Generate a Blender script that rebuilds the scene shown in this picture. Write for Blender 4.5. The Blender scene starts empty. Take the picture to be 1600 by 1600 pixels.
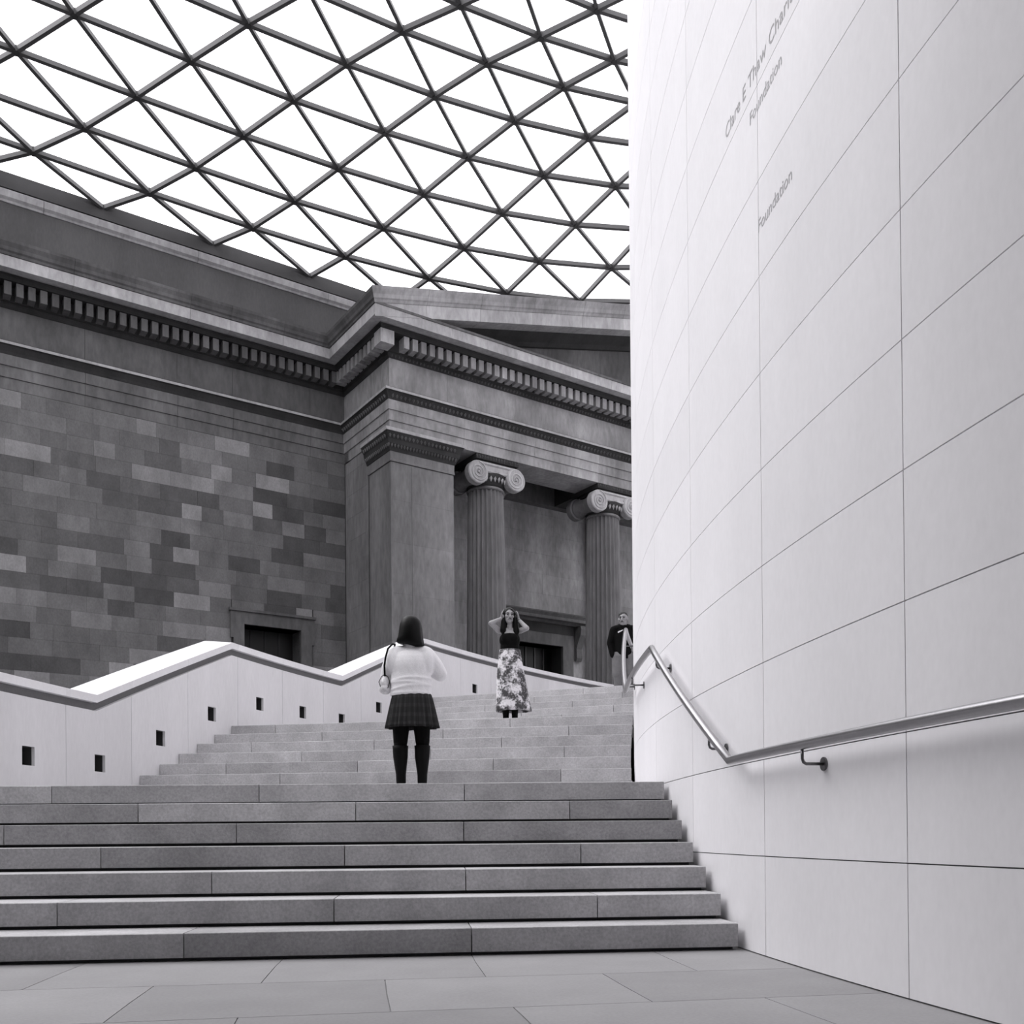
import bpy, bmesh, math, random
from mathutils import Vector, Matrix
random.seed(7)
S = bpy.context.scene
COL = S.collection
pi, sin, cos = math.pi, math.sin, math.cos

# ------------------------------------------------------------------ camera, sky, exposure
F_PX, ROLL, PITCH, EYE = 1541.1, .00822, .00804, .69963
cam_d = bpy.data.cameras.new('camera'); cam = bpy.data.objects.new('camera', cam_d); COL.objects.link(cam)
cam_d.sensor_width = 36; cam_d.sensor_fit = 'HORIZONTAL'; cam_d.lens = F_PX / 1600 * 36
cam_d.shift_x = 0.0; cam_d.shift_y = 492.65 / 1600; cam_d.clip_end = 400
_f = Vector((0, cos(PITCH), sin(PITCH))); _u0 = Vector((0, -sin(PITCH), cos(PITCH))); _r0 = Vector((1, 0, 0))
_r = _r0 * cos(ROLL) - _u0 * sin(ROLL); _u = _r0 * sin(ROLL) + _u0 * cos(ROLL)
cam.matrix_world = Matrix(((_r.x, _u.x, -_f.x, 0), (_r.y, _u.y, -_f.y, 0), (_r.z, _u.z, -_f.z, EYE), (0, 0, 0, 1)))
S.camera = cam

world = bpy.data.worlds.new('overcast_sky'); S.world = world; world.use_nodes = True
_bg = world.node_tree.nodes['Background']
_bg.inputs[0].default_value = (.985, .98, 1.0, 1); _bg.inputs[1].default_value = 2.6
sun_d = bpy.data.lights.new('hazy_sun', 'SUN'); sun_d.energy = 2.2; sun_d.angle = math.radians(60)
sun_d.color = (1, .985, 1)
sun = bpy.data.objects.new('hazy_sun', sun_d); COL.objects.link(sun)
sun.rotation_euler = Vector((.66, -.36, -.60)).to_track_quat('-Z', 'Y').to_euler()

S.view_settings.view_transform = 'Standard'; S.view_settings.look = 'None'
S.view_settings.gamma = 1.0; S.view_settings.use_curve_mapping = False
S.view_settings.exposure = 0.0

# ------------------------------------------------------------------ layout constants (metres)
CX, CY, R = 26.1727, 8.5244, 24.9186           # centre and radius of the round drum
DL, PH1, LAM = .01334, -.10455, .11185         # tread angle, first riser, landing angle
GAP, RI = .036, .16                            # gap to the wall, riser height
B2 = PH1 + 6 * DL + LAM; B3 = B2 + 6 * DL + LAM
def PP(rho, ph, z): return (CX - rho * cos(ph), CY + rho * sin(ph), z)
def rho_out(ph): return 30.513 - 3.75 * (max(min(ph, .75), -.25) - .154)
TH = math.radians(55.8)
UX, UY, NX, NY = sin(TH), cos(TH), cos(TH), -sin(TH)
P0 = (-4.06, 33.5); DW = -3.64
SHADE_Y = 3.5  # front edge of the deck added for shade
def W(s, o, z): return (P0[0] + UX * s + NX * o, P0[1] + UY * s + NY * o, z)

# ------------------------------------------------------------------ materials
TINT = (1.0, .985, 1.012)
def mat(name, v, var=.12, scale=2.0, fine=.06, fscale=40., rough=.8, metal=0., rand=None, streak=1., bump=0., spec=.3, stain=0.):
    m = bpy.data.materials.new(name); m.use_nodes = True; nt = m.node_tree; N = nt.nodes; L = nt.links
    b = N['Principled BSDF']; b.inputs['Roughness'].default_value = rough; b.inputs['Metallic'].default_value = metal
    b.inputs['Specular IOR Level'].default_value = spec
    tc = N.new('ShaderNodeTexCoord'); mp = N.new('ShaderNodeMapping'); mp.inputs['Scale'].default_value = (1, 1, streak)
    L.new(tc.outputs['Object'], mp.inputs[0])
    def mul(a, bsock):
        x = N.new('ShaderNodeMath'); x.operation = 'MULTIPLY'
        if isinstance(a, (int, float)): x.inputs[0].default_value = a
        else: L.new(a, x.inputs[0])
        L.new(bsock, x.inputs[1]); return x.outputs[0]
    def ns(sc, det, amt, rghn=.6):
        n = N.new('ShaderNodeTexNoise'); n.inputs['Scale'].default_value = sc; n.inputs['Detail'].default_value = det
        n.inputs['Roughness'].default_value = rghn; L.new(mp.outputs[0], n.inputs['Vector'])
        r = N.new('ShaderNodeMapRange'); r.inputs[1].default_value = .3; r.inputs[2].default_value = .7
        r.inputs[3].default_value = 1 - amt; r.inputs[4].default_value = 1 + amt; L.new(n.outputs[0], r.inputs[0]); return r.outputs[0], n
    a, n1 = ns(scale, 5, var); c, n2 = ns(fscale, 3, fine)
    val = mul(a, c); val = mul(v, val)
    if stain:
        d, n3 = ns(scale * .35, 3, stain); val = mul(val, d)
    if rand:
        oi = N.new('ShaderNodeObjectInfo'); cr = N.new('ShaderNodeValToRGB'); cr.color_ramp.interpolation = 'LINEAR'
        els = cr.color_ramp.elements
        while len(els) > 1: els.remove(els[-1])
        els[0].position = 0; els[0].color = (rand[0],) * 3 + (1,)
        for k, x in enumerate(rand[1:], 1):
            e = els.new(k / (len(rand) - 1)); e.color = (x,) * 3 + (1,)
        L.new(oi.outputs['Random'], cr.inputs[0]); val = mul(val, cr.outputs[0])
    cb = N.new('ShaderNodeCombineColor')
    for k in range(3): L.new(mul(TINT[k], val), cb.inputs[k])
    L.new(cb.outputs[0], b.inputs['Base Color'])
    if bump:
        bp = N.new('ShaderNodeBump'); bp.inputs['Strength'].default_value = bump; bp.inputs['Distance'].default_value = .01
        L.new(n2.outputs[0], bp.inputs['Height']); L.new(bp.outputs[0], b.inputs['Normal'])
    return m
M = {}
M['drum'] = mat('pale limestone', .86, .035, 1.2, .02, 30, .75, rand=(.975, 1.0, 1.02), streak=.5)
M['joint'] = mat('dark joint', .16, .05)  # dark tone of the joints between wall panels and floor slabs
M['letters'] = mat('carved letters', 0.45, .05, rough=.9)
M['step'] = mat('step stone', 0.46, .17, 3.0, .16, 55, .7, rand=(.72, .88, .96, 1.0, 1.04, 1.10), bump=.2)
M['stepcore'] = mat('step core', .06, .05)
M['floor'] = mat('floor stone', 0.3, .07, 2.0, .07, 60, .55, rand=(.9, 1.0, 1.08))
M['court'] = mat('court paving', 0.3, .08, .5)
M['panel'] = mat('balustrade stone', .68, .06, 1.5, .03, 30, .8, rand=(.96, 1.0, 1.03), streak=.3)
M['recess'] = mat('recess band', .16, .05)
M['coping'] = mat('coping stone', .74, .05, 2, .03, 30, .7, rand=(.97, 1.0, 1.03))
M['hole'] = mat('light niche', 0.035, .1)
M['fitting'] = mat('light lens', 0.006, .05, rough=.3)
M['steel'] = mat('brushed steel', 0.38, .03, 8, .03, 80, .3, metal=1.)
M['steeldark'] = mat('dark steel bracket', .16, .05, rough=.4, metal=1.)
M['ashlar'] = mat('old ashlar', 0.118, .25, 1.3, .12, 22, .9, rand=(.48, .6, .72, .84, .92, .97, 1.0, 1.05, 1.15, 1.4, 1.9), streak=.6, bump=.2)
M['oldcore'] = mat('old wall core', 0.03, .1)
M['old'] = mat('old dressed stone', 0.09, .22, .9, .17, 7, .9, streak=.35, bump=.2, stain=.26)
M['oldblk'] = mat('old stone block', 0.095, .3, .9, .17, 7, .9, rand=(.88, 1.0, 1.1), streak=.35, bump=.2, stain=.26)
M['port'] = mat('portico stone', 0.25, .3, .9, .17, 7, .9, rand=(.92, 1.0, 1.08), streak=.35, bump=.2, stain=.26)
M['pier'] = mat('pier stone', 0.155, .24, .8, .17, 7, .9, rand=(.93, 1.0, 1.08), streak=.3, bump=.15, stain=.26)
M['colst'] = mat('column stone', 0.15, .25, .8, .17, 7, .9, streak=.22, bump=.15, stain=.26)
M['oldshade'] = mat('shade-dark stone', 0.03, .3, 1.2, .1, 18, .95, streak=.4)  # base colour darkened to stand in for shade on soffits and mouldings
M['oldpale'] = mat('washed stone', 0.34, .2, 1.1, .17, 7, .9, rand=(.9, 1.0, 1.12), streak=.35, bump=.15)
M['attic'] = mat('attic stone', 0.095, .2, .6, .08, 20, .9, streak=.3, stain=.15)
M['dark'] = mat('dark interior', .012, .1)
M['doorleaf'] = mat('dark door', 0.004, .2, rough=.4)
M['beam'] = mat('roof steel', 0.045, .05, 3, .03, 30, .45, spec=.5)
M['edge'] = mat('edge beam steel', 0.06, .06, rough=.6)
M['node'] = mat('roof node steel', .03, .05, rough=.5)
M['skin'] = mat('skin', 0.32, .05, 6, .03, 60, .55)
M['blackhair'] = mat('black hair', 0.003, .3, 12, .3, 90, .45, streak=.15, spec=.12)
M['brownhair'] = mat('short dark hair', .02, .3, 12, .3, 90, .6)
M['black'] = mat('black cloth', 0.003, .2, 8, .1, 90, .85, spec=.12)
M['boot'] = mat('black leather', 0.0025, .1, rough=.6, spec=.12)
M['knit'] = mat('white knit', .80, .04, 9, .06, 110, .9, bump=.35)
M['trouser'] = mat('grey trousers', .16, .12, 6, .05, 60, .9)
M['white'] = mat('white print', .8, .02)
M['lips'] = mat('dark lips', .07, .05, rough=.4)
M['eye'] = mat('dark eyes', .012, .05, rough=.2)
M['bag'] = mat('pale shiny leather', .62, .25, 14, .1, 60, .35)

def glass_mat():
    m = bpy.data.materials.new('clear roof glass'); m.use_nodes = True; nt = m.node_tree; N = nt.nodes; L = nt.links
    N.remove(N['Principled BSDF']); out = N['Material Output']
    t = N.new('ShaderNodeBsdfTransparent'); t.inputs[0].default_value = (.965, .96, .97, 1)
    g = N.new('ShaderNodeBsdfGlossy'); g.inputs['Roughness'].default_value = .08
    x = N.new('ShaderNodeMixShader'); x.inputs[0].default_value = .03
    L.new(t.outputs[0], x.inputs[1]); L.new(g.outputs[0], x.inputs[2]); L.new(x.outputs[0], out.inputs[0]); return m
M['glass'] = glass_mat()

def plaid_mat():
    m = mat('dark plaid', .022, .15, 8, .1, 90, .9); nt = m.node_tree; N = nt.nodes; L = nt.links
    b = N['Principled BSDF']; src = b.inputs['Base Color'].links[0].from_socket
    tc = N.new('ShaderNodeTexCoord'); sep = N.new('ShaderNodeSeparateXYZ'); L.new(tc.outputs['UV'], sep.inputs[0])
    prev = None
    for ax, fr, ph in ((0, 15, 0), (1, 4.0, .3), (0, 30, .4)):
        a = N.new('ShaderNodeMath'); a.operation = 'MULTIPLY_ADD'; a.inputs[1].default_value = fr; a.inputs[2].default_value = ph; L.new(sep.outputs[ax], a.inputs[0])
        fr_ = N.new('ShaderNodeMath'); fr_.operation = 'FRACT'; L.new(a.outputs[0], fr_.inputs[0])
        gt = N.new('ShaderNodeMath'); gt.operation = 'GREATER_THAN'; gt.inputs[1].default_value = .62; L.new(fr_.outputs[0], gt.inputs[0])
        ma = N.new('ShaderNodeMath'); ma.operation = 'MULTIPLY_ADD'; ma.inputs[1].default_value = .4; ma.inputs[2].default_value = .8; L.new(gt.outputs[0], ma.inputs[0])
        if prev is None: prev = ma.outputs[0]
        else:
            mm = N.new('ShaderNodeMath'); mm.operation = 'MULTIPLY'; L.new(prev, mm.inputs[0]); L.new(ma.outputs[0], mm.inputs[1]); prev = mm.outputs[0]
    vm = N.new('ShaderNodeVectorMath'); vm.operation = 'SCALE'; L.new(src, vm.inputs[0]); L.new(prev, vm.inputs['Scale']); L.new(vm.outputs[0], b.inputs['Base Color'])
    return m
M['plaid'] = plaid_mat()
def floral_mat():
    m = bpy.data.materials.new('floral print'); m.use_nodes = True; nt = m.node_tree; N = nt.nodes; L = nt.links; b = N['Principled BSDF']
    b.inputs['Roughness'].default_value = .85
    tc = N.new('ShaderNodeTexCoord')
    n1 = N.new('ShaderNodeTexNoise'); n1.inputs['Scale'].default_value = 7; n1.inputs['Detail'].default_value = 2
    n2 = N.new('ShaderNodeTexNoise'); n2.inputs['Scale'].default_value = 38; n2.inputs['Detail'].default_value = 2
    for n in (n1, n2): L.new(tc.outputs['Object'], n.inputs['Vector'])
    ad = N.new('ShaderNodeMath'); ad.operation = 'MULTIPLY_ADD'; ad.inputs[1].default_value = .55; L.new(n2.outputs[0], ad.inputs[0]); L.new(n1.outputs[0], ad.inputs[2])
    cr = N.new('ShaderNodeValToRGB'); e = cr.color_ramp.elements; e[0].position = .70; e[0].color = (.06, .058, .062, 1); e[1].position = .90; e[1].color = (.78, .76, .79, 1)
    x = e.new(.76); x.color = (.22, .215, .225, 1); x = e.new(.82); x.color = (.48, .47, .49, 1)
    L.new(ad.outputs[0], cr.inputs[0]); L.new(cr.outputs[0], b.inputs['Base Color']); return m
M['floral'] = floral_mat()

# ------------------------------------------------------------------ helpers
def tag(o, label=None, cat=None, group=None, kind=None):
    if label: o['label'] = label
    if cat: o['category'] = cat
    if group: o['group'] = group
    if kind: o['kind'] = kind
    return o
def empty(name, loc=(0, 0, 0), rz=0.):
    o = bpy.data.objects.new(name, None); o.location = loc; o.rotation_euler = (0, 0, rz); o.empty_display_size = .2; COL.objects.link(o); return o
def link(name, me, m, parent=None):
    o = bpy.data.objects.new(name, me); COL.objects.link(o)
    if m is not None and not me.materials: me.materials.append(m)
    if parent is not None: o.parent = parent
    return o
class MB:
    def __init__(s): s.v = []; s.f = []
    def add(s, vs, fs):
        b = len(s.v); s.v += [tuple(v) for v in vs]; s.f += [tuple(i + b for i in f) for f in fs]; return s
    def hexa(s, c):   # c: bottom 4 (ccw), top 4
        return s.add(c, [(3, 2, 1, 0), (4, 5, 6, 7), (0, 1, 5, 4), (1, 2, 6, 5), (2, 3, 7, 6), (3, 0, 4, 7)])
    def box(s, x0, x1, y0, y1, z0, z1, fn=None):
        c = [(x0, y0, z0), (x1, y0, z0), (x1, y1, z0), (x0, y1, z0), (x0, y0, z1), (x1, y0, z1), (x1, y1, z1), (x0, y1, z1)]
        return s.hexa([fn(*p) for p in c] if fn else c)
    def grid(s, rows, closed=False, caps=False):
        n = len(rows[0]); b = len(s.v)
        for r in rows: s.v += [tuple(p) for p in r]
        for i in range(len(rows) - 1):
            for j in range(n if closed else n - 1):
                k = (j + 1) % n; s.f.append((b + i * n + j, b + i * n + k, b + (i + 1) * n + k, b + (i + 1) * n + j))
        if caps:
            s.f.append(tuple(b + j for j in reversed(range(n)))); s.f.append(tuple(b + (len(rows) - 1) * n + j for j in range(n)))
        return s
    def tube(s, pts, r, n=10, caps=True):
        pts = [Vector(p) for p in pts]; rows = []
        rr = r if isinstance(r, (list, tuple)) else [r] * len(pts)
        up = None
        for i, p in enumerate(pts):
            t = (pts[min(i + 1, len(pts) - 1)] - pts[max(i - 1, 0)]).normalized()
            if up is None: up = Vector((0, 0, 1)) if abs(t.z) < .9 else Vector((1, 0, 0))
            a = t.cross(up).normalized(); bb = a.cross(t).normalized(); up = bb
            rows.append([p + (a * cos(2 * pi * k / n) + bb * sin(2 * pi * k / n)) * rr[i] for k in range(n)])
        return s.grid(rows, True, caps)
    def lathe(s, prof, c, n=24, caps=True, sx=1, sy=1):
        return s.grid([[(c[0] + r * sx * cos(2 * pi * k / n), c[1] + r * sy * sin(2 * pi * k / n), c[2] + z) for k in range(n)] for r, z in prof], True, caps)
    def mesh(s, name, smooth=False):
        me = bpy.data.meshes.new(name); me.from_pydata(s.v, [], s.f)
        bm = bmesh.new(); bm.from_mesh(me); bmesh.ops.recalc_face_normals(bm, faces=bm.faces); bm.to_mesh(me); bm.free()
        if smooth: me.polygons.foreach_set('use_smooth', [True] * len(me.polygons))
        return me
    def build(s, name, m, parent=None, smooth=False): return link(name, s.mesh(name, smooth), m, parent)

def arc_block(rho0, rho1, ph0, ph1, z0, z1, n=4):
    mb = MB(); rows = []
    for i in range(n + 1):
        ph = ph0 + (ph1 - ph0) * i / n
        rows.append([PP(rho0, ph, z0), PP(rho1, ph, z0), PP(rho1, ph, z1), PP(rho0, ph, z1)])
    return mb.grid(rows, True, True)

# ------------------------------------------------------------------ floor
fl = MB().box(-75, 70, -45, 62, -.4, -.012).build('floor', M['joint']); tag(fl, 'stone slab floor of the court at the foot of the stairs', 'floor', kind='structure')
row_ph = [PH1 + .012, -.1375, -.1705, -.2035, -.2365, -.2695]
for k in range(len(row_ph) - 1):
    a, b = row_ph[k + 1], row_ph[k]; off = .555 if k % 2 == 0 else 1.05
    edges = [-.02] + [off + 1.085 * n for n in range(0, 7)]
    for e0, e1 in zip(edges[:-1], edges[1:]):
        g = .0025
        arc_block(R + e0 + g, R + e1 - g, a + g / 26, b - g / 26, -.05, 0, 2).build('floor_slab', M['floor'], fl)
MB().box(-75, 70, -45, 62, -.3, -.006).build('court_paving', M['court'], fl)

# ------------------------------------------------------------------ drum wall on the right
core = MB(); rows = []
for i in range(91):
    ph = -.75 + 2.2 * i / 90
    rows.append([PP(R - .012, ph, 0), PP(R - .012, ph, 27), PP(R - 1.2, ph, 27), PP(R - 1.2, ph, 0)])
core.grid(rows, True, True)
drum = core.build('wall_right', M['joint']); tag(drum, 'tall curved wall of pale limestone panels beside the stairs', 'wall', kind='structure')
pj = [-.1185 + .0595 * k for k in range(-5, 7)]; zc = [0.004] + [.56883 + .54823 * n for n in range(0, 19)]
for i in range(len(pj) - 1):
    for j in range(len(zc) - 1):
        g = .003
        arc_block(R - .05, R, pj[i] + g / R, pj[i + 1] - g / R, zc[j] + g, zc[j + 1] - g, 6).build('stone_panel', M['drum'], drum)
# upper part of the drum, out of the picture
arc_block(R - .05, R, -.75, 1.45, zc[-1] + .002, 27, 60).build('upper_wall', M['drum'], drum)
arc_block(R - .05, R, pj[-1] + .0001, 1.45, .004, zc[-1], 40).build('far_wall', M['drum'], drum)
arc_block(R - .05, R, -.75, pj[0] - .0001, .004, zc[-1], 20).build('near_wall', M['drum'], drum)
def wall_text(body, arc0, z0, size, name='inscription'):
    cu = bpy.data.curves.new(name, 'FONT'); cu.body = body; cu.size = size; cu.extrude = .0; cu.resolution_u = 3
    t = bpy.data.objects.new(name, cu); COL.objects.link(t)
    dg = bpy.context.evaluated_depsgraph_get(); me = bpy.data.meshes.new_from_object(t.evaluated_get(dg))
    bpy.data.objects.remove(t)
    for v in me.vertices:
        v.co = PP(R + .0012, (arc0 - v.co.x) / R, z0 + v.co.y)
    me.materials.clear(); o = link(name, me, M['letters'], drum); o['label'] = 'dark lettering carved into the pale wall: ' + body; return o
wall_text('Clare E Thaw Charitable', -2.40, 5.025, .125)
wall_text('Foundation', -2.83, 4.805, .105)
wall_text('Foundation', -2.945, 4.11, .105)

# ------------------------------------------------------------------ stairs
stairs = empty('staircase', PP(R + 3, PH1, 0)); tag(stairs, 'broad pale stone staircase curving up around the drum wall', 'staircase')
inv = Matrix.Translation(-Vector(stairs.location))
def put(mb, name, m, parent=stairs, smooth=False):
    me = mb.mesh(name, smooth); me.transform(inv); return link(name, me, m, parent)
def step_block(ra, rb, ph, z, dph):
    g = .0034; h = .139; ch = .0035; c = ch / 27
    rows = []
    for rr in (ra + g, rb - g):
        rows.append([PP(rr, ph, z - h), PP(rr, ph, z - ch), PP(rr, ph + c, z), PP(rr, ph + dph, z), PP(rr, ph + dph, z - h)])
    return MB().grid(rows, True, True)
flights = [(PH1, 0.), (B2, 7 * RI), (B3, 14 * RI)]
for fi, (b, zb) in enumerate(flights):
    for k in range(7):
        ph = b + k * DL; z = zb + (k + 1) * RI; dph = DL + .0012 if k < 6 else .016
        r_in, r_out = R + GAP, rho_out(ph) - .004
        first = .83 if (k % 2 == 1) else 1.64
        cuts = [r_in]; x = R + first
        while x < r_out - .3: cuts.append(x); x += 1.63
        cuts.append(r_out)
        st = put(arc_block(r_in + .02, r_out - .02, ph + .0022, ph + DL + .02, z - RI - .3, z - .05, 1), 'step', M['stepcore'])
        for a, c in zip(cuts[:-1], cuts[1:]):
            blk = step_block(a, c, ph, z, dph); me = blk.mesh('step_block'); me.transform(inv); link('step_block', me, M['step'], st)
    pe = b + 6 * DL
    p_end = flights[fi + 1][0] + .004 if fi < 2 else .95
    n = 8; mb = MB(); rows = []
    for i in range(n + 1):
        ph = pe + .0162 + (p_end - pe - .0162) * i / n
        rows.append([PP(R + GAP, ph, zb + 7 * RI - .3), PP(rho_out(ph) - .004, ph, zb + 7 * RI - .3), PP(rho_out(ph) - .004, ph, zb + 7 * RI), PP(R + GAP, ph, zb + 7 * RI)])
    put(mb.grid(rows, True, True), 'landing', M['step'])
# solid core under the flights
for (b, zb), e in zip(flights, (B2, B3, .95)):
    put(arc_block(R + GAP + .05, 30.2, b + 7 * DL, e, 0.01, zb + 7 * RI - .31, 8) if b < .2 else arc_block(R + GAP + .05, 28.6, b + 7 * DL, e, .01, zb + 7 * RI - .31, 8), 'stair_core', M['stepcore'])

# ------------------------------------------------------------------ balustrade on the outer side
bal = empty('balustrade', PP(rho_out(.1), .1, 0)); tag(bal, 'pale stone balustrade with a zigzag coping along the outer side of the stairs', 'balustrade')
binv = Matrix.Translation(-Vector(bal.location))
def bput(mb, name, m, parent=bal):
    me = mb.mesh(name); me.transform(binv); return link(name, me, m, parent)
KN = [(-.5, .99), (-.1180, .99), (-.0245, 2.10), (.0745, 2.10), (.1682, 3.22), (.2690, 3.22), (.3605, 4.33), (1.0, 4.33)]
def ztop(ph):
    for (a, za), (b, zb) in zip(KN[:-1], KN[1:]):
        if a <= ph <= b: return za + (zb - za) * (ph - a) / (b - a)
    return KN[-1][1]
def zbase(ph): return max(-.02, ztop(ph) - 1.75)
JT = [.1729 + .0385 * k for k in range(-11, 19)]
lights = {}
for pc, z in ((.1523, 2.35), (.1914, 2.635), (.2301, 2.65), (.2684, 2.66), (.3077, 3.0), (.345, 3.45), (.4217, 3.77), (.115, 1.92), (.0765, 1.53), (.038, 1.52), (-.0005, 1.52)):
    lights[pc] = z
for a, b in zip(JT[:-1], JT[1:]):
    g = .0028 / 30
    a2, b2 = a + g, b - g
    cols = sorted(set([a2, b2] + [k[0] for k in KN if a2 < k[0] < b2]))
    L_ = [(pc, z) for pc, z in lights.items() if a < pc < b]
    hw, hh = .0031, .094
    if L_:
        pc, zl = L_[0]; cols = sorted(set(cols + [pc - hw, pc + hw]))
    full = []
    for p, q in zip(cols[:-1], cols[1:]):
        full.append(p)
        nn = max(1, int((q - p) / .012))
        for t in range(1, nn): full.append(p + (q - p) * t / nn)
    full.append(cols[-1])
    mb = MB(); T = .2
    def col(p, q, z0f, z1f):
        mb.hexa([PP(rho_out(p), p, z0f(p)), PP(rho_out(q), q, z0f(q)), PP(rho_out(q) + T, q, z0f(q)), PP(rho_out(p) + T, p, z0f(p)),
                 PP(rho_out(p), p, z1f(p)), PP(rho_out(q), q, z1f(q)), PP(rho_out(q) + T, q, z1f(q)), PP(rho_out(p) + T, p, z1f(p))])
    for p, q in zip(full[:-1], full[1:]):
        if L_ and p >= pc - hw - 1e-6 and q <= pc + hw + 1e-6:
            col(p, q, zbase, lambda t: zl - hh); col(p, q, lambda t: zl + hh, ztop)
        else: col(p, q, zbase, ztop)
    pan = bput(mb, 'stone_panel', M['panel'])
    if L_:
        r0 = rho_out(pc); w2, h2 = hw * .99, hh * .99
        def nb(ra, rb, pa, pb, za, zb_): return [PP(ra, pa, za), PP(ra, pb, za), PP(rb, pb, za), PP(rb, pa, za), PP(ra, pa, zb_), PP(ra, pb, zb_), PP(rb, pb, zb_), PP(rb, pa, zb_)]
        n1 = MB(); t_ = .006; tp = t_ / 30
        n1.hexa(nb(r0 + .02, r0 + .2, pc - w2, pc - w2 + tp, zl - h2, zl + h2)); n1.hexa(nb(r0 + .02, r0 + .2, pc + w2 - tp, pc + w2, zl - h2, zl + h2))
        n1.hexa(nb(r0 + .02, r0 + .2, pc - w2, pc + w2, zl + h2 - t_, zl + h2)); n1.hexa(nb(r0 + .06, r0 + .2, pc - w2, pc + w2, zl - h2, zl - h2 + t_))
        lt = bput(n1, 'step_light', M['hole'], pan); lt['label'] = 'dark square light niche sunk in the panel'
        bput(MB().hexa(nb(r0 + .195, r0 + .213, pc - w2, pc + w2, zl - h2, zl + h2)), 'lens', M['fitting'], lt)
    # coping stone over this panel
    mb = MB(); rows = []
    cc = sorted(set([a + g / 2, b - g / 2] + [k[0] for k in KN if a < k[0] < b]))
    fine = []
    for p, q in zip(cc[:-1], cc[1:]):
        fine.append(p); nn = max(1, int((q - p) / .012)); fine += [p + (q - p) * t / nn for t in range(1, nn)]
    fine.append(cc[-1])
    for p in fine:
        r0 = rho_out(p); z = ztop(p) + .092
        rows.append([PP(r0 - .012, p, z), PP(r0 - .012, p, z + .085), PP(r0 + .40, p, z + .125), PP(r0 + .40, p, z)])
    bput(mb.grid(rows, True, True), 'coping_stone', M['coping'])
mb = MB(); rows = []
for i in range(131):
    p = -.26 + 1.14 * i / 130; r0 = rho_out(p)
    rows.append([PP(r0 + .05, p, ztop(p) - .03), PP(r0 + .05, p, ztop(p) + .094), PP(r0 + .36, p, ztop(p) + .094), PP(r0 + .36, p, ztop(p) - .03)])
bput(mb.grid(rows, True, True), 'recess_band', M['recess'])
mb = MB(); rows = []
for i in range(131):
    p = -.26 + 1.14 * i / 130; r0 = rho_out(p)
    rows.append([PP(r0 + .215, p, 0), PP(r0 + .215, p, ztop(p) + .05), PP(r0 + .385, p, ztop(p) + .05), PP(r0 + .385, p, 0)])
bput(mb.grid(rows, True, True), 'outer_wall', M['panel'])

# ------------------------------------------------------------------ handrail
rail = empty('handrail', PP(R + .1, -.12, 1.1)); tag(rail, 'brushed steel tube handrail bracketed to the curved pale wall', 'handrail')
rinv = Matrix.Translation(-Vector(rail.location))
RK = [(-.42, 1.13), (-.1085, 1.13), (-.0212, 2.21), (.0740, 2.21), (.1660, 3.33), (.2650, 3.33), (.3580, 4.45), (.6, 4.45)]
def zrail(ph):
    for (a, za), (b, zb) in zip(RK[:-1], RK[1:]):
        if a <= ph <= b: return za + (zb - za) * (ph - a) / (b - a)
RO = .115
pts = []
for (a, za), (b, zb) in zip(RK[:-1], RK[1:]):
    n = max(2, int((b - a) / .008)); pts += [PP(R + RO, a + (b - a) * i / n, za + (zb - za) * i / n) for i in range(n)]
pts.append(PP(R + RO, RK[-1][0], RK[-1][1]))
me = MB().tube(pts, .026, 14).mesh('rail', True); me.transform(rinv); link('rail', me, M['steel'], rail)
for ph in (-.31, -.229, -.1492, -.0925, -.0300, .0335, .09, .15, .21, .27):
    zr = zrail(ph) - .024
    st = [PP(R + RO, ph, zr + .005), PP(R + RO, ph, zr - .045), PP(R + RO - .006, ph, zr - .062), PP(R + RO - .02, ph, zr - .07), PP(R + .004, ph, zr - .07)]
    me = MB().tube(st, .008, 8).mesh('bracket', True); me.transform(rinv); bk = link('bracket', me, M['steeldark'], rail)
    me = MB().tube([PP(R + .001, ph, zr - .07), PP(R + .009, ph, zr - .07)], .034, 16).mesh('flange'); me.transform(rinv); link('flange', me, M['steeldark'], bk)

# ------------------------------------------------------------------ old facade: sweeping mouldings along wall, return and portico front
def sweep(prof, stations):
    return MB().grid([[W(*st(e), z) for e, z in prof] for st in stations], True, True)
def stL(s): return lambda e: (s, DW + e)
C1 = lambda e: (-e, DW + e)
C2 = lambda e: (-e, e)
def stR(o): return lambda e: (-e, o)
def stF(s): return lambda e: (s, e)
SEND = 27.0; SAPEX = 12.87
def wallblocks(parent, s0, s1, z0, z1, ch, lmin, lmax, o, m, skip=None, seed=1, t=.12, gap=.004, proud=.006):
    rnd = random.Random(seed); z = z0; k = 0
    while z < z1 - .05:
        zt = min(z + ch, z1); s = s0 - rnd.random() * lmax
        while s < s1:
            e = s + rnd.uniform(lmin, lmax)
            a, b = max(s, s0), min(e, s1)
            if b > s1 - .25: b = s1; e = s1 + 1
            if b - a > .12:
                pr = rnd.random() * proud
                segs = [(a, b, z, zt)]
                if skip:
                    q0, q1, qt = skip
                    if b > q0 and a < q1 and z < qt:
                        segs = [(a, min(b, q0), z, zt), (max(a, q1), b, z, zt)]
                        if zt > qt + .06: segs.append((max(a, q0), min(b, q1), qt, zt))
                        segs = [q for q in segs if q[1] - q[0] > .05]
                for (aa, bb, za, zb) in segs:
                    MB().box(aa + gap / 2, bb - gap / 2, o - t, o + pr, za + gap / 2, zb - gap / 2, W).build('stone_block', m, parent)
            s = e
        z = zt; k += 1
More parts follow.
